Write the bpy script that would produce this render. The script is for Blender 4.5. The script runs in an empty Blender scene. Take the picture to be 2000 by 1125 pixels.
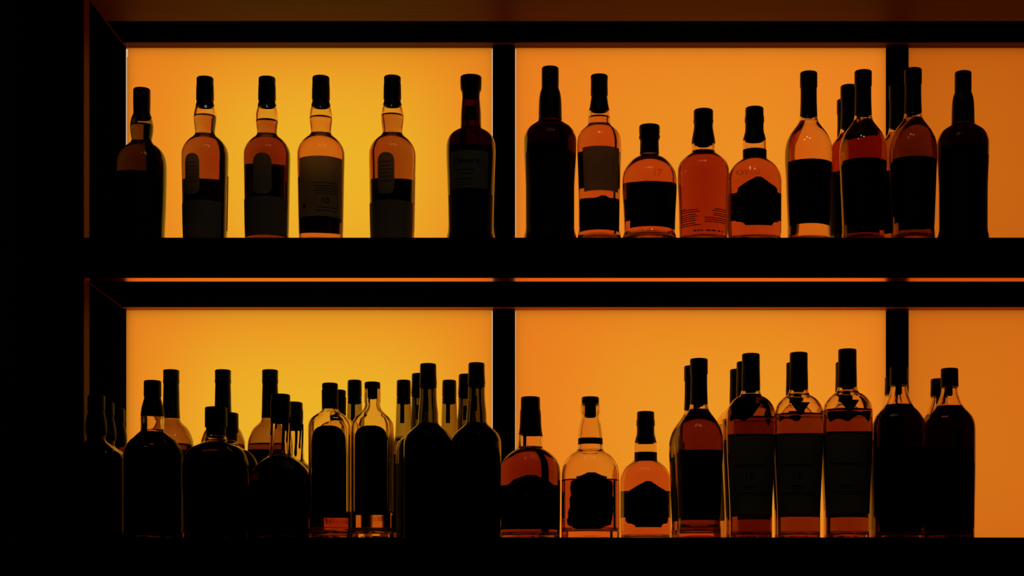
import bpy, bmesh, math, random
from mathutils import Vector, Matrix
random.seed(4)
scn = bpy.context.scene
COL = scn.collection

# ------------------------------------------------------------------ camera frame
PX = 1070.0            # photo pixels per metre on the plane of the lit panels
D = 3.25               # camera to lit panels
VX, VY = 1114.0, 1240.0    # where the optical axis meets the photo
ZC = 1.05              # eye height
S_LOW, S_UP = 164.5, 671.0     # shelf tops above the eye, panel-plane pixels
RF = 1.155             # depth ratio of the shelf fronts
def X(px, r=1.0): return (px - VX) / (PX * r)
def Yd(r): return D / r
def Zp(off): return ZC + off / PX       # height from a panel-plane pixel offset

cam = bpy.data.cameras.new('camera')
cam_o = bpy.data.objects.new('camera', cam)
COL.objects.link(cam_o)
cam_o.location = (0, 0, ZC)
cam_o.rotation_euler = (math.pi / 2, 0, 0)
cam.sensor_width = 36.0
cam.lens = PX * D / 2000.0 * 36.0
cam.shift_x = (1000 - VX) / 2000.0
cam.shift_y = (VY - 562.5) / 2000.0
cam.clip_start = 0.05
scn.camera = cam_o

# ------------------------------------------------------------------ materials
def new_mat(name):
    m = bpy.data.materials.new(name)
    m.use_nodes = True
    nt = m.node_tree
    nt.nodes.clear()
    out = nt.nodes.new('ShaderNodeOutputMaterial')
    return m, nt, out
def principled(name, col, rough=0.5, spec=0.5, metal=0.0, noise=0.0, nscale=60.0, coat=0.0):
    m, nt, out = new_mat(name)
    p = nt.nodes.new('ShaderNodeBsdfPrincipled')
    p.inputs['Base Color'].default_value = (*col, 1)
    p.inputs['Roughness'].default_value = rough
    p.inputs['Specular IOR Level'].default_value = spec
    p.inputs['Metallic'].default_value = metal
    p.inputs['Coat Weight'].default_value = coat
    if noise:
        n = nt.nodes.new('ShaderNodeTexNoise'); n.inputs['Scale'].default_value = nscale
        n.inputs['Detail'].default_value = 4
        tc = nt.nodes.new('ShaderNodeTexCoord')
        nt.links.new(tc.outputs['Object'], n.inputs['Vector'])
        mr = nt.nodes.new('ShaderNodeMapRange')
        mr.inputs['To Min'].default_value = max(0.02, rough - noise)
        mr.inputs['To Max'].default_value = min(1, rough + noise)
        nt.links.new(n.outputs['Fac'], mr.inputs['Value'])
        nt.links.new(mr.outputs['Result'], p.inputs['Roughness'])
    nt.links.new(p.outputs[0], out.inputs[0])
    return m
def absorb(nt, out, sig):
    dmax = max(sig) * 1.02
    v = nt.nodes.new('ShaderNodeVolumeAbsorption')
    v.inputs['Density'].default_value = dmax
    v.inputs['Color'].default_value = (*[1 - s / dmax for s in sig], 1)
    nt.links.new(v.outputs[0], out.inputs['Volume'])
def glass(name, ior=1.5, sig=None, rough=0.0, tint=(1, 1, 1)):
    m, nt, out = new_mat(name)
    g = nt.nodes.new('ShaderNodeBsdfGlass')
    g.inputs['IOR'].default_value = ior
    g.inputs['Roughness'].default_value = rough
    g.inputs['Color'].default_value = (*tint, 1)
    nt.links.new(g.outputs[0], out.inputs[0])
    if sig: absorb(nt, out, sig)
    return m
def paper(name, col, trans):
    m, nt, out = new_mat(name)
    d = nt.nodes.new('ShaderNodeBsdfPrincipled')
    d.inputs['Base Color'].default_value = (*col, 1)
    d.inputs['Roughness'].default_value = 0.6
    d.inputs['Specular IOR Level'].default_value = 0.2
    if max(trans) <= 0:
        nt.links.new(d.outputs[0], out.inputs[0]); return m
    t = nt.nodes.new('ShaderNodeBsdfTranslucent')
    n = nt.nodes.new('ShaderNodeTexNoise'); n.inputs['Scale'].default_value = 45; n.inputs['Detail'].default_value = 5
    tc = nt.nodes.new('ShaderNodeTexCoord'); nt.links.new(tc.outputs['Object'], n.inputs['Vector'])
    mx = nt.nodes.new('ShaderNodeMix'); mx.data_type = 'RGBA'
    mx.inputs['A'].default_value = (*[c * .8 for c in trans], 1)
    mx.inputs['B'].default_value = (*[c * 1.2 for c in trans], 1)
    nt.links.new(n.outputs['Fac'], mx.inputs['Factor'])
    nt.links.new(mx.outputs['Result'], t.inputs['Color'])
    a = nt.nodes.new('ShaderNodeAddShader')
    nt.links.new(d.outputs[0], a.inputs[0]); nt.links.new(t.outputs[0], a.inputs[1])
    nt.links.new(a.outputs[0], out.inputs[0])
    return m
def wood(name, dark, light, rough, spec=0.5, axis=0):
    m, nt, out = new_mat(name)
    p = nt.nodes.new('ShaderNodeBsdfPrincipled')
    p.inputs['Roughness'].default_value = rough
    p.inputs['Specular IOR Level'].default_value = spec
    tc = nt.nodes.new('ShaderNodeTexCoord')
    mp = nt.nodes.new('ShaderNodeMapping')
    sc = [140, 140, 140]; sc[axis] = 3.0
    mp.inputs['Scale'].default_value = sc
    n = nt.nodes.new('ShaderNodeTexNoise'); n.inputs['Scale'].default_value = 1.0
    n.inputs['Detail'].default_value = 6; n.inputs['Distortion'].default_value = 0.4
    cr = nt.nodes.new('ShaderNodeValToRGB')
    cr.color_ramp.elements[0].position = .3; cr.color_ramp.elements[0].color = (*dark, 1)
    cr.color_ramp.elements[1].position = .7; cr.color_ramp.elements[1].color = (*light, 1)
    nt.links.new(tc.outputs['Object'], mp.inputs['Vector'])
    nt.links.new(mp.outputs[0], n.inputs['Vector'])
    nt.links.new(n.outputs['Fac'], cr.inputs[0])
    nt.links.new(cr.outputs[0], p.inputs['Base Color'])
    nt.links.new(p.outputs[0], out.inputs[0])
    return m
def emission(name, col, strength):
    m, nt, out = new_mat(name)
    e = nt.nodes.new('ShaderNodeEmission')
    e.inputs['Color'].default_value = (*col, 1); e.inputs['Strength'].default_value = strength
    nt.links.new(e.outputs[0], out.inputs[0])
    return m

M = {}
M['black_lacquer'] = principled('black_lacquer', (.004, .0035, .003), .6, .12, noise=.1)
M['black_felt'] = principled('black_felt', (.0015, .0013, .0012), .95, .0)
M['room'] = principled('dark_plaster', (.02, .018, .016), .9, .1)
M['room_floor'] = wood('dark_floorboards', (.012, .008, .005), (.03, .02, .012), .6)
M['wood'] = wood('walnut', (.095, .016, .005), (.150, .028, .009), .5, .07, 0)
M['copper'] = principled('panel_reflection_metal', (.95, .21, .12), .16, .5, metal=1.0, noise=.05, nscale=30)  # coppery mirror metal, added to imitate the panel's reflection under the shelves
M['wood_lip_lit'] = wood('walnut_lip_lit', (.55, .075, .022), (.75, .11, .035), .4, .12, 0)  # brighter walnut copy, grazing sheen from the panel put into its colour
M['wood_up'] = wood('walnut_upright', (.13, .012, .002), (.19, .018, .003), .5, .03, 2)
M['cap'] = principled('black_cap_plastic', (.004, .003, .003), .42, .18, noise=.06)
M['wax'] = principled('dark_wax', (.012, .004, .003), .28, .5, noise=.08)
M['foil'] = principled('black_neck_foil', (.004, .003, .003), .45, .18, noise=.1)
M['cork'] = principled('dark_cork', (.012, .007, .004), .85, .1, noise=.1)
M['ink'] = principled('black_ink', (.001, .001, .001), .8, .1)
M['gilt'] = principled('dull_gilt', (.35, .16, .09), .35, .5, metal=1.0)
M['label_black'] = paper('black_label_paper', (.004, .003, .003), (0, 0, 0))
M['label_brown'] = paper('brown_label_paper', (.34, .28, .16), (.26, .48, .36))
M['label_olive'] = paper('olive_label_paper', (.34, .28, .16), (.24, .44, .26))
M['label_dim'] = paper('dim_label_paper', (.28, .24, .15), (.12, .20, .15))
M['glass_clear'] = glass('clear_glass', 1.5, (3, 12, 14), tint=(.985, .935, .88))
M['glass_brown'] = glass('brown_glass', 1.5, (480, 900, 900))
M['glass_black'] = glass('near_black_glass', 1.5, (330, 700, 700))
M['glass_green'] = glass('green_glass', 1.5, (380, 400, 580))
M['glass_olive'] = glass('pale_olive_glass', 1.5, (200, 250, 330))
M['glass_tan'] = glass('tan_glass', 1.5, (190, 320, 360))
LQ = dict(amber=(13, 27, 24), deep=(21, 45, 40), straw=(2, 12, 11), gold=(5, 18, 16), copper=(12, 35, 32),
          russet=(8, 26, 24), pale=(.8, 5, 6), mahogany=(17, 34, 30), walnut=(30, 40, 36), garnet=(20, 42, 40),
          cola=(45, 80, 70), honey=(5, 11, 12), black=(90, 120, 120), tawny=(9, 17, 16), umber=(21, 30, 28))
for k, s in LQ.items(): M['liquid_' + k] = glass('spirit_' + k, 1.36, s)

# ------------------------------------------------------------------ mesh helpers
def link(name, me, mat=None, parent=None):
    o = bpy.data.objects.new(name, me); COL.objects.link(o)
    if mat is not None and me is not None:
        if not me.materials: me.materials.append(mat)
        if me.materials[0] is not mat:
            o.material_slots[0].link = 'OBJECT'; o.material_slots[0].material = mat
    if parent: o.parent = parent
    return o
def empty(name, loc, label=None, cat=None, group=None, kind=None):
    o = bpy.data.objects.new(name, None); COL.objects.link(o); o.location = loc
    o.empty_display_size = .05
    tag(o, label, cat, group, kind)
    return o
def tag(o, label=None, cat=None, group=None, kind=None):
    if label: o['label'] = label
    if cat: o['category'] = cat
    if group: o['group'] = group
    if kind: o['kind'] = kind
    return o
def box_mesh(name, lo, hi, bevel=0.0):
    bm = bmesh.new()
    bmesh.ops.create_cube(bm, size=1)
    for v in bm.verts:
        v.co = Vector([(lo[i] + hi[i]) / 2 + v.co[i] * (hi[i] - lo[i]) for i in range(3)])
    if bevel:
        bmesh.ops.bevel(bm, geom=bm.edges[:], offset=bevel, segments=2, affect='EDGES', profile=.5)
    me = bpy.data.meshes.new(name); bm.to_mesh(me); bm.free()
    return me
def box(name, lo, hi, mat, parent=None, bevel=0.0):
    loc = Vector(lo)
    off = Vector((0, 0, 0)) if parent is None else Vector(parent.location)
    return link(name, box_mesh(name, [a - b for a, b in zip(lo, off)], [a - b for a, b in zip(hi, off)], bevel), mat, parent)

def pchip(xs, ys):
    n = len(xs); h = [xs[i+1]-xs[i] for i in range(n-1)]; d = [(ys[i+1]-ys[i])/h[i] for i in range(n-1)]
    m = [0.0]*n
    for i in range(1, n-1):
        if d[i-1]*d[i] > 0:
            w1 = 2*h[i]+h[i-1]; w2 = h[i]+2*h[i-1]
            m[i] = (w1+w2)/(w1/d[i-1]+w2/d[i])
    m[0] = d[0]; m[-1] = d[-1]
    def f(x):
        if x <= xs[0]: return ys[0]
        if x >= xs[-1]: return ys[-1]
        i = 0
        while x > xs[i+1]: i += 1
        t = (x-xs[i])/h[i]
        return ((2*t**3-3*t**2+1)*ys[i] + (t**3-2*t**2+t)*h[i]*m[i] + (-2*t**3+3*t**2)*ys[i+1] + (t**3-t**2)*h[i]*m[i+1])
    return f

class Shape:
    """Outline of one kind of bottle; measured as half widths at heights."""
    def __init__(s, spec):
        s.spec = spec; r = spec.get('r', 1.13); S = spec['S']; s.r = r; s.S = S
        s.c = spec['c']
        pr = spec['prof']
        s.k = 1.0 / (PX * r)
        zs = [s.z(y) for y, h in pr]; hs = [h * s.k for y, h in pr]
        s.top = ((VY - pr[0][0]) / (r * (1 + pr[1][1] * s.k / Yd(r))) - S) / PX
        zs[0] = max(s.top, zs[1] + .0012)
        s.top = zs[0]
        # down to the shelf
        zs.append(0.004); hs.append(spec.get('base', pr[-1][1]) * s.k)
        order = sorted(zip(zs, hs))
        s.f = pchip([a for a, b in order], [b for a, b in order])
        s.zmax = zs[0]
        s.knots = [a for a, b in order]
        nb, dr, rot = spec.get('shape', (2.0, 1.0, 0.0))
        s.nb, s.dr, s.rot = nb, dr, math.radians(rot)
        body = [h for (y, h) in pr if True]
        s.r1 = max(body) * s.k
        s.r0 = spec.get('neck', 24) * s.k
        s.N = 56 if nb == 2.0 and dr == 1.0 else 80
    def z(s, y, front=0.0):
        return ((VY - y) / (s.r * (1 + front / Yd(s.r))) - s.S) / PX
    def blend(s, rx):
        if s.nb == 2.0 and s.dr == 1.0: return 0.0
        t = min(1, max(0, (rx - s.r0) / (s.r1 - s.r0)))
        return t * t * (3 - 2 * t)
    def section(s, rx, inset=0.0, N=None):
        N = N or s.N
        k = s.blend(rx)
        n = 2 + (s.nb - 2) * k
        ry = rx * (1 - k) + rx * s.dr * k
        raw = []
        for i in range(N):
            a = 2 * math.pi * i / N
            c, q = math.cos(a), math.sin(a)
            raw.append((math.copysign(abs(c) ** (2 / n), c), math.copysign(abs(q) ** (2 / n), q)))
        cr, sr = math.cos(s.rot), math.sin(s.rot)
        ext = max(abs(x * rx * cr - y * ry * sr) for x, y in raw) if s.rot else rx
        sc = rx / ext
        ax, ay = max(rx * sc - inset, 1e-5), max(ry * sc - inset, 1e-5)
        return [(x * ax * cr - y * ay * sr, x * ax * sr + y * ay * cr) for x, y in raw]

def loft(name, rings, closed_ends=True, smooth=True):
    """rings: list of lists of 3D points (same count)"""
    bm = bmesh.new(); N = len(rings[0]); vr = []
    for ring in rings: vr.append([bm.verts.new(p) for p in ring])
    for a, b in zip(vr, vr[1:]):
        for i in range(N):
            j = (i + 1) % N
            bm.faces.new((a[i], a[j], b[j], b[i]))
    if closed_ends:
        for ring in (vr[0], vr[-1]):
            c = sum((v.co for v in ring), Vector()) / N
            cv = bm.verts.new(c)
            for i in range(N): bm.faces.new((ring[i], ring[(i+1) % N], cv))
    bmesh.ops.recalc_face_normals(bm, faces=bm.faces[:])
    if smooth:
        for f in bm.faces: f.smooth = True
    me = bpy.data.meshes.new(name); bm.to_mesh(me); bm.free()
    if smooth:
        try: me.set_sharp_from_angle(angle=math.radians(50))
        except Exception: pass
    return me

CACHE = {}
def zrange(s, z0, z1, dz=.003):
    ks = [z for z in s.knots if z0 + 1e-4 < z < z1 - 1e-4]
    pts = sorted(set([z0, z1] + ks))
    out = []
    for a, b in zip(pts, pts[1:]):
        n = max(1, int(math.ceil((b - a) / dz)))
        # finer where the outline turns quickly
        if abs(s.f(b) - s.f(a)) > .6 * (b - a): n = max(n, 4)
        n = min(n, 14)
        out += [a + (b - a) * i / n for i in range(n)]
    return out + [pts[-1]]
def ring3(s, rx, z, inset=0.0): return [(x, y, z) for x, y in s.section(rx, inset)]

def inner_profile(s, t, zb, ztop):
    """inner wall as (rx_outer, inset, z): offset along the outline's normal"""
    out = []
    for z in zrange(s, zb, ztop):
        e = 5e-4
        dr = (s.f(min(z + e, s.zmax)) - s.f(max(z - e, .004))) / (2 * e)
        inset = t * math.sqrt(1 + min(dr * dr, 9))
        rx = s.f(z)
        inset = min(inset, rx * .55)
        out.append((rx, inset, z))
    return out

def make_parts(tname):
    """all meshes of one kind of bottle, built once"""
    if tname in CACHE: return CACHE[tname]
    sp = TYPES[tname]; s = Shape(sp); P = {'_shape': s}
    zcap = s.z(sp['cap_end']); zfoil = s.z(sp.get('foil_end', sp['cap_end']))
    t = sp.get('wall', .0026); zb = sp.get('floor', .011)
    lip = sp.get('lip')            # glass shows up to here when the bottle has a bare cork
    gtop = s.z(lip) if lip else s.top - .004
    under = .0010
    def ro(z): return s.f(z) - (under if z > zfoil - 1e-6 and not lip else 0)
    # glass
    rings = []
    R0 = s.f(.004)
    for f_, z in ((.35, .0055), (.62, .004), (.80, .0015)):
        rings.append(ring3(s, R0 * f_, z) if s.blend(R0) == 0 else [(x * f_, y * f_, z) for x, y in s.section(R0)])
    rings.append(ring3(s, R0, 0.0, .0025)); rings.append(ring3(s, R0, .0009, .0007))
    zo = [z for z in zrange(s, .003, gtop)]
    for z in zo: rings.append(ring3(s, s.f(z), z, s.f(z) - ro(z)))
    inn = inner_profile(s, t, zb + .004, gtop)
    rx, ins, z = inn[-1]
    rings.append(ring3(s, ro(z), gtop + .0008, .0008))
    for rx, ins, z in reversed(inn): rings.append(ring3(s, rx, z, ins + (under if z > zfoil and not lip else 0)))
    rx, ins, z = inn[0]
    rings.append(ring3(s, rx, zb + .001, ins + .003))
    rings.append([(x * .6, y * .6, zb + .0005) for x, y in s.section(rx, ins)])
    rings.append([(x * .3, y * .3, zb + .0030) for x, y in s.section(rx, ins)])
    P['body'] = loft('glass_body', rings)
    # cap
    cap = []
    ztop = s.top
    if lip:
        zc = s.z(sp['cap_end'])
    else: zc = zcap
    ri = .0011
    cap.append(ring3(s, s.f(ztop - .003), ztop, .0030))
    cap.append(ring3(s, s.f(ztop - .002), ztop - .0004, .0010))
    cap.append(ring3(s, s.f(ztop - .002), ztop - .0014, .0002))
    for z in reversed(zrange(s, zc, ztop - .002)): cap.append(ring3(s, s.f(z), z))
    cap.append(ring3(s, s.f(zc), zc - .0002, .0009))
    if not lip:
        cap.append(ring3(s, s.f(zc), zc + .0004, ri))
        cap.append(ring3(s, s.f(ztop - .006), ztop - .003, ri + .001))
    P['cap'] = loft('cap', cap)
    if zfoil < zcap - 1e-4:
        fo = []
        zz = zrange(s, zfoil, zcap - .0003)
        for z in reversed(zz): fo.append(ring3(s, s.f(z), z, .00005))
        fo.append(ring3(s, s.f(zfoil), zfoil - .0003, .0004))
        for z in zz: fo.append(ring3(s, s.f(z), z, .0009))
        fo.append(fo[0][:])
        P['neck_foil'] = loft('neck_foil', fo, closed_ends=False)
    # stopper inside the neck
    if 'cork_end' in sp:
        zk = s.z(sp['cork_end'])
        ztk = (s.z(lip) if lip else zcap + .004)
        rr_ = min(s.f(z) for z in zrange(s, zk, ztk)) - t - .0016 - (under if not lip else 0)
        rr_ = min(rr_, sp.get('cork_r', 99) * s.k)
        rg = [[(math.cos(a) * q, math.sin(a) * q, z) for a in [2 * math.pi * i / 32 for i in range(32)]]
              for q, z in ((rr_ * .75, zk), (rr_ * .96, zk + .001), (rr_, zk + .003), (rr_, ztk - .0002))]
        P['cork'] = loft('cork', rg)
    # spirit
    if sp.get('fill'):
        zf = s.z(sp['fill']); ov = .00035
        inn = inner_profile(s, t, zb + .004, zf)
        lr = []
        rx, ins, z = inn[0]
        lr.append([(x * .6, y * .6, zb + .0002) for x, y in s.section(rx, ins)])
        lr.append(ring3(s, rx, zb + .0007, ins + .003 - ov))
        for rx, ins, z in inn: lr.append(ring3(s, rx, z, ins - ov))
        rx, ins, z = inn[-1]
        lr.append(ring3(s, rx, z - .0006, ins + .0008))
        lr.append(ring3(s, rx, z - .0010, ins + .0022))
        P['spirit'] = loft('spirit', lr)
    for nm, rows, dz in sp.get('labels', ()):
        P[nm] = label_mesh(s, nm.split('#')[0], rows, dz)
    for nm, y0, y1, half in sp.get('back', ()):
        P[nm] = back_mesh(s, nm.split('#')[0], y0, y1, half)
    for nm, txt, xc, yc, size, kw in sp.get('text', ()):
        P[nm] = text_mesh(s, nm.split('#')[0], txt, xc, yc, size, **kw)
    for nm, rules in sp.get('rules', ()):
        P[nm] = rule_mesh(s, nm.split('#')[0], rules)
    if sp.get('drips'):
        P['wax_drip'] = [drip_mesh(s, *d) for d in sp['drips']]
    CACHE[tname] = P
    return P

def on_surface(s, x, z, off=.0005, back=False):
    """point of the front (or back) wall with the given sideways position"""
    rx = s.f(z)
    x = max(-.985 * rx, min(.985 * rx, x))
    sec = s.section(rx, 0, 160)
    pts = sorted([(p, q) for p, q in sec if (q >= 0) == back])
    for (a, b), (c, d) in zip(pts, pts[1:]):
        if a <= x <= c:
            u = (x - a) / (c - a + 1e-12); y = b + (d - b) * u; break
    else:
        y = pts[0][1] if x < pts[0][0] else pts[-1][1]
    L = math.hypot(x, y) + 1e-9
    return Vector((x * (1 + off / L), y * (1 + off / L), z))
def sheet(name, grid, teeth=()):
    """paper sheet from a grid of points"""
    bm = bmesh.new()
    fr = [[bm.verts.new(p) for p in row] for row in grid]
    for a, b in zip(fr, fr[1:]):
        for i in range(len(a) - 1):
            bm.faces.new((a[i], a[i+1], b[i+1], b[i]))
    for i, p in enumerate(teeth): bm.faces.new((fr[-1][i], fr[-1][i+1], bm.verts.new(p)))
    for f in bm.faces: f.smooth = True
    me = bpy.data.meshes.new(name); bm.to_mesh(me); bm.free()
    return me
def label_mesh(s, name, rows, zig=None, n=26):
    """rows: (y, x0, x1) in photo pixels for the reference bottle, top to bottom"""
    R = s.r1 * (s.dr if s.dr < 1 else 1)
    ys = []
    for a, b in zip(rows, rows[1:]):
        m = max(1, int(math.ceil((b[0] - a[0]) / 4.0)))
        for i in range(m):
            u = i / m
            ys.append((a[0] + (b[0]-a[0])*u, a[1] + (b[1]-a[1])*u, a[2] + (b[2]-a[2])*u))
    ys.append(rows[-1])
    grid = []
    for y, x0, x1 in ys:
        z = s.z(y, R)
        rx = s.f(z)
        kf = s.k * (1 - .0 * R)
        a0 = math.asin(max(-.985, min(.985, (x0 - s.c) * kf / rx)))
        a1 = math.asin(max(-.985, min(.985, (x1 - s.c) * kf / rx)))
        grid.append([on_surface(s, rx * math.sin(a0 + (a1 - a0) * i / n), z) for i in range(n + 1)])
    teeth = []
    if zig:                                     # pinked lower edge
        z = s.z(rows[-1][0] + zig, R); rx = s.f(z)
        teeth = [on_surface(s, rx * math.sin(a0 + (a1 - a0) * (i + .5) / n), z) for i in range(n)]
    return sheet(name, grid, teeth)
def back_mesh(s, name, y0, y1, half, n=20):
    grid = []
    m = max(2, int((y1 - y0) / 5))
    h = math.radians(half)
    for j in range(m + 1):
        z = s.z(y0 + (y1 - y0) * j / m, -s.r1); rx = s.f(z)
        grid.append([on_surface(s, rx * math.sin(-h + 2 * h * i / n), z, back=True) for i in range(n + 1)])
    return sheet(name, grid)
def text_mesh(s, name, txt, xc, yc, size, ext=0.0, off=.0009, font=None, bold=.0):
    cu = bpy.data.curves.new('lettering_curve', 'FONT')
    cu.body = txt; cu.size = size * s.k; cu.align_x = 'CENTER'; cu.align_y = 'CENTER'
    cu.extrude = ext; cu.offset = bold; cu.resolution_u = 3
    ob = bpy.data.objects.new('lettering_tmp', cu); COL.objects.link(ob)
    bpy.context.view_layer.update()
    me = bpy.data.meshes.new_from_object(ob.evaluated_get(bpy.context.evaluated_depsgraph_get()))
    bpy.data.objects.remove(ob); bpy.data.curves.remove(cu)
    me.name = name; me.materials.clear()
    R = s.r1 * (s.dr if s.dr < 1 else 1)
    for v in me.vertices:
        z = s.z(yc, R) + v.co.y
        p = on_surface(s, (xc - s.c) * s.k + v.co.x, z, off + v.co.z + ext)
        v.co = p
    return me
def rule_mesh(s, name, rules):
    """small printed lines (illegible print and rules), one sheet"""
    bm = bmesh.new(); R = s.r1 * (s.dr if s.dr < 1 else 1)
    for y, x0, x1, h in rules:
        z = s.z(y, R); n = 10
        a = [bm.verts.new(on_surface(s, (x0 + (x1-x0)*i/n - s.c) * s.k, z + h * s.k / 2, .0009)) for i in range(n + 1)]
        b = [bm.verts.new(on_surface(s, (x0 + (x1-x0)*i/n - s.c) * s.k, z - h * s.k / 2, .0009)) for i in range(n + 1)]
        for i in range(n): bm.faces.new((a[i], b[i], b[i+1], a[i+1]))
    me = bpy.data.meshes.new(name); bm.to_mesh(me); bm.free()
    return me
def drip_mesh(s, x, y0, y1, w):
    rings = []
    n = 12
    for j in range(n + 1):
        u = j / n; z = s.z(y0 + (y1 - y0) * u)
        q = w * s.k * (.9 - .35 * u + (.35 * max(0, (u - .7) / .3))) * (1 if u < .97 else .45)
        c = on_surface(s, (x + .6 * math.sin(u * 5) - s.c) * s.k, z, .0003)
        rings.append([(c.x + q * math.cos(a), c.y + q * .6 * math.sin(a), c.z) for a in [2*math.pi*i/12 for i in range(12)]])
    return loft('wax_drip', rings)

# ------------------------------------------------------------------ kinds of bottle (photo measurements)
def rows_from(pts, fx, fy): return [(fy(a), fx(b), fx(c)) for a, b, c in pts]
TYPES = {}
def T(name, **kw): TYPES[name] = kw
archx = lambda cx, hw, y0, y1: [(y0, cx-hw*.22, cx+hw*.22), (y0+hw*.10, cx-hw*.52, cx+hw*.52), (y0+hw*.28, cx-hw*.76, cx+hw*.76),
     (y0+hw*.55, cx-hw*.92, cx+hw*.92), (y0+hw*1.0, cx-hw, cx+hw), (y1-hw*.7, cx-hw, cx+hw), (y1-hw*.25, cx-hw*.85, cx+hw*.85), (y1, cx-hw*.5, cx+hw*.5)]
A_PROF = [(149.5,15.6),(153,16.3),(162.5,16.4),(164,15.5),(166,16.6),(195,17.2),(198.5,16),(203,17.2),(211,19),(217,20.5),(226,21.8),(235,21.5),
  (248,20),(258,19),(262,19.6),(267,23),(275,32),(283,38.5),(292,43),(300,44.8),(308,45.1),(340,44.5),(400,43.5),(450,42.5),(464,42)]
T('arch', S=S_UP, c=400.5, prof=A_PROF, cap_end=164.5, foil_end=208, floor=.006, fill=227, neck=21,
  labels=[('arch_label', archx(400.5, 16.4, 298, 378), None), ('label', [(390, 356.5, 444), (464, 358.5, 442.5)], None)],
  back=[('back_label', 355, 460, 66)], rules=[('small_print', [(y, 389, 389+w, .9) for y, w in ((316,22),(324,20),(331,24),(338,18),(345,22),(353,24))])])
T('archdark', S=S_UP, c=400.5, prof=A_PROF, cap_end=164.5, foil_end=208, floor=.006, fill=236, neck=21,
  labels=[('arch_label', archx(400.5, 18, 298, 378), None), ('label', [(382, 358, 443), (458, 359.5, 441.5)], None)],
  back=[('back_label', 326, 460, 66)])
B4c = 626.8
T('plain', S=S_UP, c=B4c, prof=[(y-1.5, h*1.02) for y, h in A_PROF], cap_end=164.5, foil_end=208, floor=.006, fill=230, neck=21,
  labels=[('label', [(304, 589.5, 669.5), (421, 589.5, 668.5)], None), ('label_band', [(421.5, 589.5, 668.5), (429, 589.5, 668)], None)],
  back=[('back_label', 350, 461, 52)],
  text=[('lettering', '10', 641, 391, 14, dict(bold=.0002))],
  rules=[('small_print', [(356,618,660,1.2),(362,616,662,1.0),(367,620,663,1.0),(372,618,661,1.0),(377,622,660,1.0)]), ('small_print#2', [(404,624,662,.8),(410,622,660,.8)]), ('emblem', [(400,597,603,8)])])
T('bulge', S=S_UP, c=277, prof=[(171.5,14.4),(175,16.4),(205,16.6),(220,16.2),(224,17),(232,20),(248,22.3),(258,21.7),(268,20),(273,19.3),(277,20.5),(283,25.5),
  (290,34),(300,42),(310,45.8),(320,47.3),(335,47.8),(400,46.5),(464,44)], cap_end=215, foil_end=231, fill=245, neck=22,
  labels=[('label', [(334, 231, 317), (463, 234.5, 315)], None)], back=[('back_label', 340, 462, 58)])
T('broadcap', S=S_UP, c=919.8, prof=[(148,19.5),(151,20.8),(160,20.8),(176,19.8),(180,17.6),(192,17),(197,17.5),(232,19.9),(245,20),(252,21.5),(257.6,31.4),(263.8,39.3),
  (271.6,44.3),(282.5,47.4),(298,47.9),(348,46.3),(441,44.2),(456,45.6),(464,47.3)], cap_end=180, foil_end=190, fill=235, neck=22, wall=.0032,
  labels=[('label', [(293, 883, 955), (366, 885.5, 953)], None), ('neck_label', [(198, 909, 931), (226, 908, 932)], None), ('lower_label', [(374, 878, 962), (462, 880, 960)], None)],
  back=[('back_label', 290, 462, 68)],
  text=[('lettering', "Dewar's", 914, 313, 14.5, dict(bold=.0001))],
  rules=[('small_print', [(330,896,928,1.2),(338,900,926,1.0)]), ('small_print#2', [(348,893,925,1.2),(354,896,924,.8),(359,896,924,.8)])])
T('tallblack', S=S_UP, c=1074.6, prof=[(130.4,15.4),(133.5,16.5),(168,16.7),(170.8,16.3),(180.7,19.4),(195.5,21.7),(218.5,22.5),(231.7,22.7),(238,24.7),(243,31.2),(251.4,42),
  (261,48),(274.4,51.2),(294,51),(373,47.7),(445,47.7),(456,49.5),(464,51.5)], cap_end=169, foil_end=236, fill=245, neck=25, wall=.0032,
  labels=[('label', [(290, 1028, 1121), (462, 1029, 1119)], None)], back=[('back_label', 285, 462, 68)])
T('tallclear', S=S_UP, c=1170.4, prof=[(146.2,15.6),(149,17),(160,16.4),(186,16.8),(188,15.5),(190.5,15.8),(215,19.9),(217,20.6),(241.5,21.6),(245.5,23.5),(251.4,29.6),
  (259.6,37.3),(271,42),(284,43.2),(340,41.6),(406,40),(445,39.8),(455,41),(464,42.5)], cap_end=187, foil_end=216, fill=229, neck=22, wall=.003,
  labels=[('label', [(284.5, 1138, 1208), (370, 1141, 1206)], 2.2),
          ('lower_label', [(381, 1174, 1182), (384, 1167, 1188), (387, 1150, 1204), (389.5, 1133, 1209), (448, 1133, 1208)], None)],
  back=[('back_label', 300, 372, 26), ('back_label#2', 392, 448, 62)])
T('squat', S=S_UP, c=1268.5, prof=[(244,18.6),(247,20.2),(260,20.2),(263,19.4),(267,20.7),(271,20),(274,18.2),(300,18.9),(304,19.4),(307,23),(312,31.7),(320.5,40.3),(330,46.9),
  (340,51.3),(353,53.1),(370,53.1),(406,51),(439,49.7),(452,49.5),(458.6,51),(464,52.6)], cap_end=262, foil_end=302, fill=307, neck=24, wall=.003, floor=.014,
  labels=[('label', [(353.5, 1229.5, 1320.5), (441, 1230, 1317)], None)], back=[('back_label', 362, 436, 38)],
  text=[('embossed_number', '17', 1281, 337, 19, dict(ext=.0008, off=.0003))])
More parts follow.
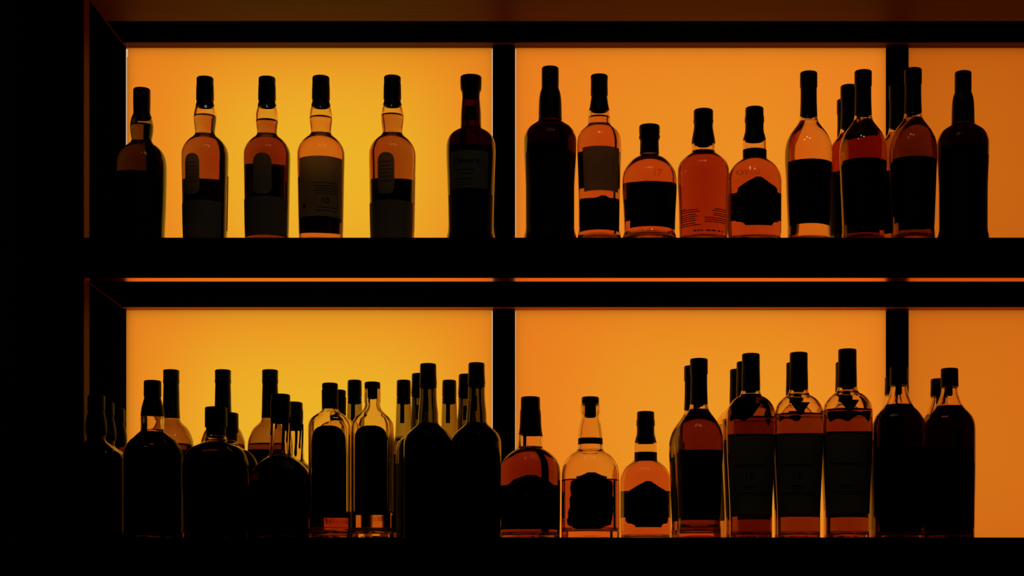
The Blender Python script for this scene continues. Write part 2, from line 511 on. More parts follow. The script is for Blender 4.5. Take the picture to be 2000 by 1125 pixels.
T('noble', S=S_UP, c=1373.8, prof=[(213.7,17.4),(216.5,19),(228.7,19),(231,18.8),(237,19.6),(242,18.6),(245,18.4),(281,23.2),(293,22.6),(298,23.8),(302,27.6),(306,32.9),
  (312.5,40.2),(321.5,47.3),(331.8,50),(344.7,50.1),(396,48.3),(448,47.2),(464,46.8)], cap_end=230, foil_end=281, fill=297, cork_end=288, neck=24, wall=.003,
  rules=[('small_print', [(y, 1330, 1330+w, 1.5) for y, w in ((405,8),(408,30),(412,34),(417,26),(421,30),(425,24),(429,28),(434,26),(438,34))]), ('small_print#2', 
         [(y, x, 1414, 1.5) for y, x in ((406,1392),(410,1386),(415,1390),(419,1388),(424,1372),(428,1374),(432,1372))]), ('small_print#3', [(449, x, x+w, 2.2) for x, w in ((1352,5),(1359,4),(1365,4),(1375,9),(1386,8),(1398,5),(1406,3))])])
CR = rows_from([(345,322,390),(360,300,410),(380,260,440),(400,222,470),(420,190,500),(435,165,530),(450,140,560),(465,118,580),(500,112,590),(518,106,596),(530,92,604),(540,85,610),
   (600,78,618),(650,84,612),(700,86,615),(740,78,616),(780,80,614),(820,72,610),(850,74,608),(880,100,598),(890,150,545),(915,190,525),(935,200,518)],
   lambda v: 1420+v/6.25, lambda v: 290+v/6.25)
T('crest', S=S_UP, c=1473.5, prof=[(208.8,16),(212,17.7),(226,17.9),(229,18.7),(237.7,19),(241.6,18),(249,17.9),(257,18.4),(264.8,20.4),(273.8,22.5),(279,23.2),(308.6,23.2),
  (311,24.5),(316.3,31),(324,40),(334.4,47),(344.7,51),(357.6,52.5),(400,52.4),(455,52.3),(464,51)], cap_end=240, foil_end=274, fill=306, neck=25, wall=.003, shape=(2.3,.85,0),
  labels=[('crest_label', CR, None), ('neck_band', [(282.5,1451,1496),(302,1451,1496)], None)], back=[('back_label', 384, 438, 66)],
  text=[('embossed_name', 'CHIVAS', 1458, 336, 13, dict(ext=.0008, off=.0003))])
T('flare', S=S_UP, c=1579.4, r=1.13, prof=[(136.3,15.4),(139.5,16.9),(166,16.9),(168.5,15.9),(180,15.8),(223.5,17),(226,17.2),(235,19),(241.6,23),(251.4,30.3),(261.3,37),(274.5,42.8),
  (291,45.9),(307.4,46.3),(340,44.8),(373,43.6),(422.5,41.6),(448.8,40.8),(464,41.8)], cap_end=167.5, foil_end=224, fill=235, cork_end=229, neck=20, wall=.003, floor=.012,
  labels=[('label', [(306.5, 1537, 1622), (432, 1541, 1618)], None)], back=[('back_label', 320, 428, 44)])
# lower shelf
T('square', S=S_LOW, c=298, prof=[(741.8,15),(745,16.7),(765.8,16.9),(773,17),(776,16),(785.5,18.2),(798.7,21.4),(813,22.9),(830,22.6),(842,23),(845,26),(854.6,38),(860,45),(871,53),
  (880,58),(890,59.5),(1000,59.5),(1048,59.5)], cap_end=774, foil_end=813, fill=846, neck=26, shape=(6.0,1.0,40), wall=.0035,
  labels=[('neck_label', [(822,283,291),(840,283,291)], None), ('label', [(888, 244, 345), (1046, 244, 345)], None)], floor=.006, back=[('back_label', 885, 1046, 66)])
T('square_small', S=S_LOW, c=188, r=1.14, prof=[(771,15),(774,16.5),(795,16.6),(799,17),(802,15.6),(812,17.4),(828,20),(842,20.5),(852,18),(858,17),(861,19),(868,28),(876,37),(884,43),(892,45.5),
  (1000,45.5),(1048,45.5)], cap_end=800, foil_end=850, fill=862, neck=21, shape=(3.5,1.0,0), floor=.006, labels=[('label',[(893,146,230),(1047,146,230)],None)], back=[('back_label', 884, 1047, 66)])
T('screwcap', S=S_LOW, c=334.5, r=1.07, prof=[(721.4,14.8),(724,15.6),(728,15.6),(729.5,15),(731.5,15.7),(734,15),(736.5,15.7),(739,15),(741.5,15.7),(748,15.6),(750,14.9),(759,15.2),
  (817,16.8),(822,17.6),(828,22.5),(838,32.6),(851,39),(864,42.6),(880,43.4),(950,42.5),(1048,42)], cap_end=749.5, foil_end=817, fill=869, neck=18,
  labels=[('label',[(890,296,373),(1040,296,373)],None)], floor=.006, back=[('back_label', 880, 1040, 60)])
T('flask', S=S_LOW, c=422, prof=[(793.8,20),(797,21.4),(834,21.6),(836,19.2),(852,19),(856,21.6),(861,21.8),(864.5,26),(869.4,36),(874,45),(884,56),(897,62),(910,64),(1000,63),(1048,61)],
  cap_end=835, foil_end=851, fill=869, neck=24, shape=(3.0,.52,0), wall=.0035,
  labels=[('label',[(920,372,478),(1046,373,476)],None)], floor=.006, back=[('back_label', 915, 1046, 66)])
T('waxed', S=S_LOW, c=548, prof=[(768,16.6),(772,18.5),(782,18.6),(789,19.6),(800,19.7),(812,19),(831,19.7),(860,20.6),(884,21.7),(891,24),(897,32),(907,43.6),(917,52),(930,56.6),(950,57.4),
  (1048,56)], cap_end=826, fill=895, neck=25, shape=(3.0,.72,0), wall=.0035,
  drips=[(533,815,852,3.0),(556,815,882,3.6),(563,815,866,2.6),(543,815,840,2.6),(566.5,815,896,2.4)],
  labels=[('label',[(946,496,600),(1046,496,600)],None)], floor=.006, back=[('back_label', 942, 1046, 66)])
AR8 = lambda c: [(831,c-8,c+8),(833,c-17,c+17),(836.5,c-23,c+23),(841,c-27,c+27),(847,c-29.5,c+29.5),(856,c-31,c+31),(1006,c-31.5,c+31.5)]
T('archrect', S=S_LOW, c=644.5, prof=[(747,14.2),(750,15.3),(758.6,15.4),(760.5,14.6),(762.5,16.2),(785,16),(798,15.8),(801,16.6),(805,20),(810,27),(816.8,34.5),(825,39.6),(835,41.4),(924,41),(1048,41)],
  cap_end=760, foil_end=799, fill=1000, neck=18, shape=(3.4,.72,0), wall=.0032, floor=.009,
  labels=[('label', AR8(644.5), None)], back=[('back_label', 850, 985, 40)],
  text=[('embossed_number', '1608', 640, 1014, 15, dict(ext=.0008, off=.0003))],
  rules=[('gilt_line', [(867.5,616,656,1.1)]), ('gilt_line#2', [(889,617,656,1.1)])])
T('archrect_open', S=S_LOW, c=727.4, prof=[(745.4,14.4),(748,15.4),(758,15.4),(759.6,14.8),(761,15.8),(785,16),(788,15),(793,15.4),(798.7,17.4),(808.6,26),(816.8,34),(828,39.8),(838,41.2),(924,41),(1048,41)],
  cap_end=759.5, lip=760.5, cork_end=779, cork_r=10.4, fill=1000, neck=18, shape=(3.4,.72,0), wall=.0032, floor=.009,
  labels=[('label', AR8(727.4), None)], back=[('back_label', 850, 985, 40)],
  text=[('embossed_number', '1608', 735, 1014, 15, dict(ext=.0008, off=.0003))],
  rules=[('gilt_line', [(864,705,745,1.1)]), ('gilt_line#2', [(878,705,738,1.1)])])
T('stripneck', S=S_LOW, c=788.5, r=1.055, prof=[(741.4,12.4),(744,13.4),(774,13.9),(776,13.2),(779,14),(783,13.6),(787,14.2),(800,14.8),(852,17.2),(858,19),(866,26),(876,33),(890,36.5),(950,37),(1048,36)],
  cap_end=776, foil_end=788, fill=854, neck=18, labels=[('neck_strip', [(777,783.5,791),(824,783,791)], None), ('label', [(900, 754, 823),(1040,754,823)], None)], floor=.006, back=[('back_label', 890, 1040, 62)])
T('greenneck', S=S_LOW, c=836.2, prof=[(709.3,14.4),(712,15.6),(730,16),(748,17),(751,17.2),(753,16.3),(756,17),(759,16.2),(775,16.4),(791,17.4),(808,19.3),(824,19.7),(828.5,21),(835,27.5),(842,35.8),
  (852,44.2),(866,47.6),(880,47.8),(1048,47)], cap_end=752, foil_end=758, fill=831, neck=22, wall=.003,
  labels=[('neck_strip', [(770,831,838),(800,830.5,838.5)], None), ('label', [(890,790,882),(1047,790,882)], None)], floor=.006, back=[('back_label', 862, 1047, 68)])
G1L = rows_from([(640,238,290),(652,205,320),(668,155,368),(690,130,398),(706,112,415),(712,66,452),(1000,66,452)], lambda v: 960+v/3.408, lambda v: 740+v/3.409)
T('crest_dark', S=S_LOW, c=1036, prof=[(774.3,17.4),(777,18.6),(798.7,19),(803,20),(825,20.6),(848.5,23),(851,23.8),(872,24.2),(876.4,25),(880.8,33),(889.6,44),(901,53.2),(913,57.4),(927.7,58.6),(1000,58.3),(1048,57.5)],
  cap_end=801, foil_end=849, fill=873, neck=26, shape=(2.4,.85,0), wall=.0035, floor=.006,
  labels=[('crest_label', G1L, None), ('label_tab', [(802,1049,1056.5),(848,1052,1059.5)], None)], back=[('back_label', 950, 1030, 66)])
G2L = rows_from([(622,640,688),(632,620,708),(642,598,732),(650,562,768),(658,566,762),(668,572,756),(674,540,790),(682,530,800),(720,524,805),(770,530,800),(800,520,812),(850,524,806),(880,510,808),(920,512,800),
   (935,502,798),(970,508,790),(985,540,745),(1000,562,720)], lambda v: 960+v/3.408, lambda v: 740+v/3.409)
T('crest_open', S=S_LOW, c=1153, prof=[(774.6,15.8),(777,17),(787.5,17),(789,16.2),(790.5,18),(797,19.2),(805,18.8),(809,17.6),(812,16.9),(819,18.4),(837,22),(851,23.5),(869,24),(877,25),(881,27),(886.7,36.5),
  (898.4,47),(913,54),(927.7,56.2),(1000,56.6),(1048,56.8)], cap_end=788.5, lip=790, cork_end=816, cork_r=11.5, fill=938, neck=26, shape=(2.4,.85,0), wall=.0032, floor=.013,
  labels=[('crest_label', G2L, None), ('neck_band', [(851.5,1129,1176.5),(864,1129,1176.5)], None)])

F_PROF = [(690,16.2),(692.5,17.3),(712,17.4),(760,18.2),(762,18),(764,18.3),(770,20),(774,23),(778.4,30.5),(787.6,39),(798.5,44.7),(809.4,46.8),(849.5,47),(878.7,46.3),(940,43.6),(1002.6,41),(1048,40.8)]
def shoulder(c): return [(786.5,c-19,c+19),(787.5,c-18.4,c+18.4),(812,c-1.6,c+1.6)]
for nm, txt, fl in (('v_twelve', '12', 772), ('v_fifteen', '15', 812), ('v_plain', None, 808)):
    T(nm, S=S_LOW, c=1466.5, prof=F_PROF, cap_end=711.5, foil_end=763, fill=fl, neck=21, shape=(2.5,.95,0), wall=.0034, floor=.007, cork_end=770,
      labels=[('label', [(851.5,1422,1511),(1002.5,1427.5,1505.5)], None), ('v_label', shoulder(1464), None)], back=[('back_label', 850, 988, 60)],
      text=[('lettering', txt, 1458, 930, 19, dict(bold=.0002))] if txt else [],
      rules=[('small_print', [(907.5,1432,1488,1.4),(911,1436,1484,1.0)]), ('small_print#2', [(950,1448,1470,2.5),(955,1446,1472,1.0),(962,1436,1492,1.0),(966,1436,1492,1.0)])])
T('teardrop', S=S_LOW, c=1755.6, prof=[(715,15.6),(718,17),(735,17.2),(752,17.6),(754,15.8),(760,16.2),(769,18),(779.6,21.8),(786.7,24.5),(794,28.5),(804.4,37.8),(815,45.4),(826,48.8),(840,50),(900,50),(1000,48.5),(1048,48)],
  cap_end=753, cork_end=771, cork_r=6, fill=792, neck=25, shape=(2.3,.9,0), wall=.0034, floor=.006, labels=[('label',[(900,1712,1799),(1030,1713,1798)],None)], back=[('back_label', 875, 1025, 64)])

# ------------------------------------------------------------------ place a bottle
MATOF = dict(cap='cap', neck_foil='foil', cork='cork', arch_label='label_olive', label='label_black', label_band='label_black', back_label='label_black', neck_label='label_black',
   lower_label='label_black', crest_label='label_black', neck_band='label_black', neck_strip='label_black', label_tab='label_black', v_label='label_black', lettering='ink', small_print='ink', emblem='ink', gilt_line='gilt',
   embossed_number='glass_clear', embossed_name='glass_clear', wax_drip='wax')
def bottle(kind, name, label, cx, ytop=None, r=None, scale=1.0, turn=0.0, glassm='glass_clear', liquid='amber', group=None, mats=None, skip=(), dx=0):
    P = make_parts(kind); s = P['_shape']
    S = s.S
    Sw = WHERE[0]
    if r is None:
        r = s.r if ytop is None else (VY - ytop) / (PX * (s.top * scale) + Sw)
        # the near rim of the cap is what shows on top
        if ytop is not None: r = r / (1 + TYPES[kind]['prof'][1][1] * s.k * scale / Yd(r))
    root = empty(name, (X(cx, r), Yd(r), Zp(Sw)), label, 'bottle', group)
    root.scale = (scale,) * 3
    root.rotation_euler = (0, 0, math.radians(turn))
    mats = mats or {}
    made = {}
    for key, me in P.items():
        if key.startswith('_') or key in skip: continue
        base = key.split('#')[0]
        if base == 'body':
            made['glass_body'] = link('glass_body', me, M[glassm], root)
        elif base == 'spirit':
            link('spirit', me, M['liquid_' + liquid], root)
        elif isinstance(me, list):
            for d in me: link(base, d, M[mats.get(base, MATOF[base])], root)
        else:
            o = link(base, me, M[mats.get(base, MATOF[base])], root)
            made.setdefault(base, o)
            # print and embossing belong to the paper or the glass that carries them
            if base in ('small_print', 'lettering', 'emblem', 'gilt_line'):
                o.parent = made.get('arch_label') or made.get('label') or made['glass_body']
            elif base.startswith('embossed'): o.parent = made['glass_body']
    return root
WHERE = [S_UP]

# ------------------------------------------------------------------ the built-in shelving
XL, XR = X(246), 1.16            # inner faces of the side panels
YP = D                           # lit panels
YF = Yd(RF)                      # shelf fronts
Z0, Z1, Z2 = Zp(S_LOW), Zp(S_UP), Zp(1146 + 37)      # shelf tops
U0, U1, U2 = Zp(106), Zp(634), Zp(1146)              # shelf undersides

def strip_board(root, name, z0, z1, r0, r1, mat, part):
    return box(part, (XL, Yd(r1), z0), (XR, Yd(r0), z1), mat, root)
def shelf(label, ztop, zbot, ra, rb, strip_mat, front_to=RF):
    root = empty('shelf', ((XL + XR) / 2, (YF + YP) / 2, zbot), label, 'shelf')
    box('board', (XL + .0006, YF, zbot + .004), (XR - .0006, YP - .0005, ztop), M['black_lacquer'], root, .0015)
    e = .0024
    def under(part, r0, r1, mat): box(part, (XL + e, Yd(r1), zbot), (XR - e, Yd(r0) - (.0006 if r0 == 1 else 0), zbot + .0038), mat, root)
    under('rear_wood_lip', 1.0, 1.0095, M['wood'] if zbot == U2 else M['wood_lip_lit'])
    under('black_liner', 1.0097, ra, M['black_felt'])
    under('wood_underside' if strip_mat is M['wood'] else 'reflection_strip', ra + .0002, rb, strip_mat)  # the metal one is an added strip standing for mirrored panel light
    if rb < front_to - .004: under('front_liner', rb + .0002, front_to - .001, M['black_felt'])
    box('front_edge', (XL + .0006, YF - .004, zbot - .0005), (XR - .0006, YF - .0002, ztop), M['black_felt'], root, .001)
    return root
shelf('uppermost black shelf whose brown wood-grained underside shows along the top of the photo', Z2, U2, 1.046, 1.15, M['wood'])
shelf('long black middle shelf with a thin added strip of panel reflection under its edge', Z1, U1, 1.0885, 1.0995, M['copper'])
shelf('long black lowest shelf along the bottom, carrying the crowded lower bottles', Z0, U0, 1.0885, 1.0995, M['copper'])

cab = empty('shelving_cabinet', (0, YP, 0), 'dark frame of the back-bar shelving with side panels and upright bars', 'cabinet')
for x0, x1 in ((XL - .05, XL), (XR, XR + .05)):
    sp_ = box('side_panel', (x0, YF - .004, 0), (x1, 3.47, Z2 + .02), M['black_felt'], cab, .001)
def upright_strip(z0, z1):
    box('lit_band_strip', (XL - .003, Yd(1.0956), z0), (XL + .0008, Yd(1.0835), z1), M['wood_up'], cab)  # added strip, the lit band on the side wall built as wood
upright_strip(Z1 + .001, U2 - .001); upright_strip(Z0 + .001, U1 - .001)
for zt in (U2, U1):
    box('corner_bead', (XL + .0002, Yd(1.095), zt - .0008), (XL + .0020, YP - .016, zt + .0008), M['wood_up'], cab)
BAYS = [(246, 963), (1006, 1730), (1772, VX + XR * PX)]
for zt, zb_ in ((U2, Z1), (U1, Z0)):
    for a, b in ((963, 1006), (1730, 1772)):
        box('mullion', (X(a), YP - .014, zb_ + .0003), (X(b), YP + .0005, zt - .0006), M['black_felt'], cab, .0008)
box('back_board', (XL, 3.45, 0), (XR, 3.47, Z2 + .02), M['black_felt'], cab)
for zz in ((U0 - .02, Z0 - .003), (U1 + .003, Z1 - .003), (U2 + .003, Z2)):
    box('light_box_rail', (XL, YP + .004, zz[0]), (XR, 3.45, zz[1]), M['black_felt'], cab)
for a, b in ((963, 1006), (1730, 1772)):
    box('light_box_divider', (X(a) + .006, YP + .008, Z0), (X(b) - .006, 3.45, U2), M['black_felt'], cab)

# lit panels: translucent amber film in front of lamps in the light boxes
def film_mat(name, col):
    m, nt, out = new_mat(name)
    t = nt.nodes.new('ShaderNodeBsdfTranslucent')
    n = nt.nodes.new('ShaderNodeTexNoise'); n.inputs['Scale'].default_value = 5.0; n.inputs['Detail'].default_value = 3
    tc = nt.nodes.new('ShaderNodeTexCoord'); nt.links.new(tc.outputs['Object'], n.inputs['Vector'])
    mx = nt.nodes.new('ShaderNodeMix'); mx.data_type = 'RGBA'
    mx.inputs['A'].default_value = (col[0], col[1] * .95, col[2], 1)
    mx.inputs['B'].default_value = (col[0], col[1] * 1.05, col[2], 1)
    nt.links.new(n.outputs['Fac'], mx.inputs['Factor'])
    nt.links.new(mx.outputs['Result'], t.inputs['Color'])
    nt.links.new(t.outputs[0], out.inputs[0])
    return m
M['film'] = film_mat('amber_film', (.90, .88, .62))
M['edge_glow'] = emission('bare_lamp_edge', (1.0, .72, .45), .62)
def area(name, x, y, z, w, h, rgb, spread=180):
    """lamp facing the panel; rgb is its radiance"""
    L = bpy.data.lights.new(name, 'AREA'); L.shape = 'RECTANGLE'; L.size = w; L.size_y = h
    m = max(rgb); L.color = tuple(c / m for c in rgb); L.energy = m * math.pi * w * h
    L.spread = math.radians(spread)
    o = bpy.data.objects.new(name, L); COL.objects.link(o)
    o.location = (x, y, z); o.rotation_euler = (-math.pi / 2, 0, 0)      # shines towards the room
    return o
def panel(row, bay, label, fill, accent, acx, acw, edges, ach=.8):
    a, b = BAYS[bay]; zb_, zt = ((Z1, U2), (Z0, U1))[row]
    x0, x1 = X(a) + .0004, X(b) - .0004
    xa, xb = (x0 if bay == 0 else x0 - .004), (x1 if bay == 2 else x1 + .004)
    root = empty('light_panel', ((x0 + x1) / 2, YP, zb_), label, 'light panel', 'backlit amber panels')
    f = box('amber_film', (xa, YP + .001, zb_ - .002), (xb, YP + .0011, zt + .002), M['film'], root)
    me = f.data
    bm = bmesh.new(); bm.from_mesh(me)          # a single sheet
    bmesh.ops.delete(bm, geom=[q for q in bm.faces if abs(q.normal.y) < .5 or q.normal.y > .5], context='FACES')
    bm.to_mesh(me); bm.free()
    for side, za, zb2, w in edges:
        xe = x0 if side == 'l' else x1 - w
        link_ = box('bare_edge', (xe, YP - .0012, za), (xe + w, YP - .0002, zb2), M['edge_glow'], root)
    w, h = x1 - x0, zt - zb_
    area('panel_lamp', (x0 + x1) / 2, YP + .012, (zb_ + zt) / 2, w + .010, h + .004, fill)
    area('panel_lamp', x0 + w * acx, YP + .13, zb_ + h * (.5 if ach >= .8 else .42), w * acw, h * ach, accent)
FILL = (.93, .235, .021); ACC = (.02, .37, .018)
panel(0, 0, 'yellow-amber lit panel behind the six well-spaced bottles on the upper shelf', FILL, ACC, .54, .66, [('l', Z1, U2 - .002, .0016), ('l', U2 - .016, U2 - .002, .0034), ('r', Z1, U2 - .002, .0018)])
panel(0, 1, 'orange lit panel behind the mixed bottle shapes on the upper right', FILL, (.0, .10, .008), .52, .6, [('l', Z1, U2 - .002, .0016)])
panel(0, 2, 'dull orange lit panel beyond the upper right upright bar', (.60, .115, .008), (.05, .05, .004), .2, .5, [])
panel(1, 0, 'yellow-amber lit panel behind the crowded dark bottles on the lower left', FILL, ACC, .52, .74, [('r', Z0, U1 - .002, .0018)])
panel(1, 1, 'orange lit panel behind the crested and tall-capped bottles on the lower right', FILL, (.0, .15, .010), .55, .66, [('l', Z0, U1 - .002, .0013)])
panel(1, 2, 'dull orange lit panel beyond the lower right upright bar', (.72, .155, .012), (.03, .05, .005), .2, .5, [('l', Z0, U1 - .002, .0009)])

# ------------------------------------------------------------------ the room
def structure(name, lo, hi, mat): return tag(box(name, lo, hi, mat), kind='structure')
structure('floor', (-2.6, -1.2, -.05), (2.6, 3.7, 0), M['room_floor'])
structure('ceiling', (-2.6, -1.2, 3.2), (2.6, 3.7, 3.25), M['room'])
structure('wall_back', (-2.6, 3.5, 0), (2.6, 3.6, 3.2), M['room'])
structure('wall_left', (-2.6, 2.83, 0), (XL - .0505, 3.5, 3.2), M['room'])
structure('wall_right', (XR + .0505, 2.83, 0), (2.6, 3.5, 3.2), M['room'])
structure('trim_1', (XL - .05, 2.83, Z2 + .021), (XR + .05, 3.5, 3.2), M['room'])
# a few tiny ceiling bulbs over the bar: they make the pin-prick glints on the shoulders
for x, y in ((-.42, 1.60), (.02, 1.78), (.38, 1.55)):
    L = bpy.data.lights.new('ceiling_bulb', 'POINT'); L.energy = .9; L.shadow_soft_size = .032; L.color = (1, .86, .70)
    o = bpy.data.objects.new('ceiling_bulb', L); COL.objects.link(o); o.location = (x, y, 3.1)

w = bpy.data.worlds.new('dark_bar'); scn.world = w; w.use_nodes = True
w.node_tree.nodes['Background'].inputs[0].default_value = (.0008, .0006, .0005, 1)

# ------------------------------------------------------------------ upper shelf bottles
WHERE[0] = S_UP
AM = dict(label='label_dim')
bottle('bulge', 'whisky_bottle', 'dark bottle with bulging neck and black capsule, first from the left on the upper shelf', 277, r=1.13, glassm='glass_olive', liquid='walnut')
bottle('arch', 'whisky_bottle', 'amber bottle with arched brown label, nearest the dark olive bottle on the upper left', 400.5, r=1.13, turn=-24, liquid='amber', mats=AM)
bottle('archdark', 'whisky_bottle', 'deep red-brown bottle with arched label set above a glowing line across black paper', 521.5, r=1.13, scale=1.0, turn=-3, liquid='deep', mats=AM)
bottle('plain', 'whisky_bottle', 'pale orange bottle with big plain brown label reading 10', 626.8, r=1.13, liquid='straw', mats=dict(label='label_brown'))
bottle('arch', 'whisky_bottle', 'amber bottle with arched brown label, standing alone between wide yellow gaps', 766.3, r=1.13, scale=1.006, turn=-11, liquid='amber', mats=AM)
bottle('broadcap', 'whisky_bottle', "near-black bottle with wide flared stopper and label reading Dewar's, beside the middle upright", 919.8, r=1.13, glassm='glass_brown', liquid='garnet',
       mats=dict(label='label_dim'))
bottle('tallblack', 'rum_bottle', 'tall opaque black bottle with slim cap, first to the right of the middle upright', 1074.6, r=1.13, glassm='glass_black', liquid='cola')
bottle('tallclear', 'whisky_bottle', 'slim clear bottle with pinked-edge brown label over a black peaked label', 1170.4, r=1.13, liquid='gold', mats=dict(label='label_brown'))
bottle('squat', 'whisky_bottle', 'short round-shouldered bottle embossed 17 with one wide black label', 1268.5, r=1.13, liquid='gold')
bottle('noble', 'whisky_bottle', 'label-less red-orange bottle with fine printing low on the clear glass', 1373.8, r=1.13, liquid='copper')
bottle('crest', 'whisky_bottle', 'stout bottle with wavy black cap and black crest label on the upper shelf', 1473.5, r=1.13, liquid='russet')
bottle('flare', 'whisky_bottle', 'palest orange long-necked bottle with flaring shoulders and black label', 1579.4, ytop=136.3, liquid='pale')
TRIO = 'long-necked flaring bottles at the upper right'
bottle('flare', 'whisky_bottle', 'brown long-necked bottle at the front of a three-deep file, left of the right upright', 1685.8, ytop=133.7, liquid='tawny', group=TRIO)
bottle('flare', 'whisky_bottle', 'long-necked bottle half hidden, middle one of the three-deep file by the right upright', 1658, ytop=162.6, liquid='gold', group=TRIO)
bottle('flare', 'whisky_bottle', 'long-necked bottle showing only a sliver, rearmost of the three-deep file', 1650.5, ytop=190.6, liquid='gold', group=TRIO)
bottle('flare', 'whisky_bottle', 'darkest red long-necked bottle standing before the dull orange panel, rightmost complete one upstairs', 1783.4, ytop=129.7, liquid='umber', group=TRIO)
bottle('flare', 'whisky_bottle', 'long-necked bottle seen as a rim line against the right upright, behind the darkest red one', 1753, ytop=161.6, liquid='tawny', group=TRIO)
bottle('tallblack', 'rum_bottle', 'round black bottle shoulder cut by the right edge of the upper shelf', 1881, r=1.13, scale=.975, glassm='glass_black', liquid='cola')

# ------------------------------------------------------------------ lower shelf bottles
WHERE[0] = S_LOW
SM = 'small bottles against the left side panel'
bottle('square_small', 'bourbon_bottle', 'black bottle seen as a thin rim, nearest one along the left side panel', 188, r=1.14, liquid='black', glassm='glass_black', group=SM)
bottle('square_small', 'bourbon_bottle', 'black bottle seen as a curved rim, second in the file along the left side panel', 206.5, r=1.107, liquid='black', glassm='glass_black', group=SM)
bottle('square_small', 'bourbon_bottle', 'black bottle touching the left edge of the yellow panel, last in the file', 228.5, r=1.077, liquid='black', glassm='glass_black', group=SM)
bottle('square', 'bourbon_bottle', 'large square-bodied black bottle turned corner-on at the left end of the lower shelf', 298, r=1.13, liquid='walnut')
SC = 'tall ridged screw-cap bottles in the second row'
bottle('screwcap', 'spirit_bottle', 'tall ridged screw-cap bottle behind the square-bodied bottle', 334.5, r=1.07, liquid='amber', glassm='glass_tan', group=SC)
bottle('screwcap', 'spirit_bottle', 'tall ridged screw-cap bottle rising behind the wide flask', 435.5, r=1.07, liquid='amber', glassm='glass_tan', group=SC)
bottle('screwcap', 'spirit_bottle', 'tall ridged screw-cap bottle rising behind the wax-sealed bottle', 527.5, r=1.07, liquid='amber', glassm='glass_tan', group=SC)
bottle('flask', 'flask_bottle', 'wide flat dark flask with fat cylindrical stopper at the front of the lower shelf', 422, r=1.13, liquid='walnut')
bottle('flask', 'flask_bottle', 'second wide flask with the same stopper, half hidden right behind the front flask', 444.5, r=1.1015, liquid='walnut')
bottle('waxed', 'bourbon_bottle', 'round bottle sealed in dripping dark wax, in front of a twin', 548, r=1.13, liquid='cola')
bottle('waxed', 'bourbon_bottle', 'wax-sealed bottle peeking out to the right behind its front twin', 573, r=1.093, liquid='walnut')
bottle('archrect', 'whiskey_bottle', 'clear rectangular bottle with arched black label and dark foil neck', 644.5, r=1.13, liquid='russet')
bottle('archrect', 'whiskey_bottle', 'foil-necked bottle of which only cap and neck show behind the capped rectangular one', 660.5, r=1.099, liquid='russet')
bottle('archrect_open', 'whiskey_bottle', 'clear rectangular bottle with arched black label and bare cork stopper', 727.4, r=1.13, liquid='russet')
SN = 'slim bottles with tax-strip necks in the back row'
bottle('stripneck', 'spirit_bottle', 'slim bottle neck standing behind the two rectangular bottles', 692.6, r=1.055, liquid='amber', glassm='glass_olive', group=SN)
bottle('stripneck', 'spirit_bottle', 'slim bottle with black strip down its neck, right of the cork-stoppered bottle', 788.5, r=1.055, liquid='amber', glassm='glass_olive', group=SN)
bottle('stripneck', 'spirit_bottle', 'slim pale neck standing between the two tallest black bottles of the lower left', 877.5, r=1.055, liquid='amber', glassm='glass_olive', group=SN)
GN = 'black round-shouldered bottles with green necks'
bottle('greenneck', 'whisky_bottle', 'tall black round-shouldered bottle with green neck, left one of the front pair', 836.2, r=1.13, liquid='black', glassm='glass_green', group=GN)
bottle('greenneck', 'whisky_bottle', 'dark green-necked bottle partly hidden behind the left one of the black pair', 819.5, r=1.089, liquid='black', glassm='glass_green', group=GN)
bottle('greenneck', 'whisky_bottle', 'tall black green-necked bottle overlapping the middle upright', 930.6, r=1.1335, liquid='black', glassm='glass_green', group=GN)
bottle('greenneck', 'whisky_bottle', 'dark green-necked bottle partly hidden behind the one overlapping the middle upright', 911, r=1.086, liquid='black', glassm='glass_green', group=GN)
bottle('crest_dark', 'whisky_bottle', 'stout dark red bottle with tapered black capsule, first right of the middle upright below', 1036, r=1.13, liquid='garnet')
bottle('crest_open', 'whisky_bottle', 'nearly empty clear bottle with bare stopper and black crest label', 1153, r=1.13, liquid='russet')
bottle('crest', 'whisky_bottle', 'bright orange stout bottle with crest label and wavy cap, lowest of the lower right bottles', 1261, r=1.0775, liquid='gold', skip=('embossed_name',))
bottle('flare', 'whisky_bottle', 'red-brown long-necked bottle with black label, left of the bottle reading 12', 1365, r=1.132, scale=1.025, liquid='tawny')
bottle('flare', 'whisky_bottle', 'long-necked bottle peeking out left behind the red-brown one', 1353, r=1.1025, scale=1.025, liquid='amber')
bottle('v_twelve', 'whisky_bottle', 'dark full bottle with grey label reading 12 and black V on its shoulder', 1466.5, r=1.13, liquid='tawny', mats=dict(label='label_dim'))
VB = 'capped necks behind the V-marked bottles'
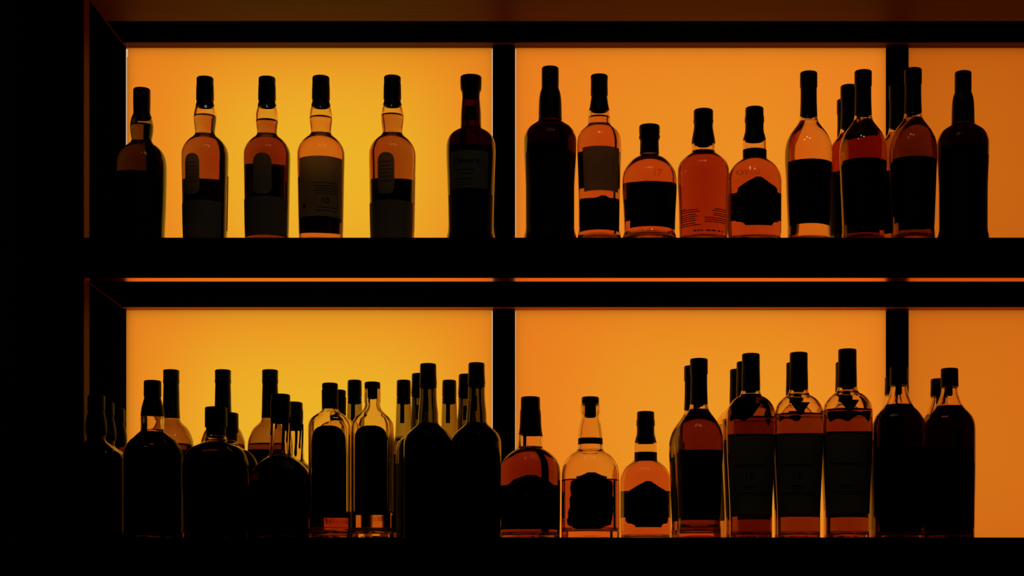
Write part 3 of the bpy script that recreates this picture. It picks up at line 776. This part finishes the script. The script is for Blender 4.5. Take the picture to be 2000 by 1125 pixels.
bottle('v_plain', 'whisky_bottle', 'dark cap just behind the bottle reading 12', 1455.5, r=1.0975, liquid='tawny', mats=dict(label='label_dim'), group=VB)
bottle('v_plain', 'whisky_bottle', 'second dark cap further back behind the bottle reading 12', 1442, r=1.067, liquid='tawny', mats=dict(label='label_dim'), group=VB)
bottle('v_fifteen', 'whisky_bottle', 'clear-shouldered bottle with grey label reading 15 and black V', 1560, r=1.13, scale=1.006, liquid='tawny', mats=dict(label='label_dim'))
bottle('v_plain', 'whisky_bottle', 'sliver of a dark neck left behind the bottle reading 15', 1552.5, r=1.094, liquid='tawny', mats=dict(label='label_dim'), group=VB)
bottle('v_plain', 'whisky_bottle', 'tallest V-marked bottle, with unreadable grey label, nearest the right upright', 1655, r=1.13, scale=1.024, liquid='tawny', mats=dict(label='label_dim'))
bottle('v_plain', 'whisky_bottle', 'sliver of a dark neck left behind the tallest V-marked bottle', 1649, r=1.088, scale=1.01, liquid='tawny', mats=dict(label='label_dim'), group=VB)
TD = 'dark sloping-shouldered bottles at the lower right'
bottle('teardrop', 'cognac_bottle', 'dark sloping-shouldered bottle standing in front of the lower right upright', 1755.6, r=1.13, liquid='cola', group=TD)
bottle('teardrop', 'cognac_bottle', 'dark capped bottle peeking left behind the one before the lower right upright', 1745, r=1.08, scale=1.01, liquid='cola', group=TD)
bottle('teardrop', 'cognac_bottle', 'dark sloping-shouldered bottle cut by the right edge of the lower shelf', 1854.5, r=1.13, scale=.99, liquid='cola', group=TD)
bottle('teardrop', 'cognac_bottle', 'dark sloping-shouldered bottle behind the one cut by the right edge', 1834, r=1.1, scale=.97, liquid='cola', group=TD)

# ------------------------------------------------------------------ render settings the look depends on
vs = scn.view_settings
scn.display_settings.display_device = 'sRGB'
vs.view_transform = 'Standard'; vs.look = 'None'; vs.exposure = 0.0; vs.gamma = 1.0; vs.use_curve_mapping = False
cy = scn.cycles
cy.max_bounces = 40; cy.transmission_bounces = 40; cy.glossy_bounces = 16; cy.diffuse_bounces = 3; cy.transparent_max_bounces = 16
cy.volume_bounces = 0
cy.sample_clamp_indirect = 20.0
cy.blur_glossy = 0.2
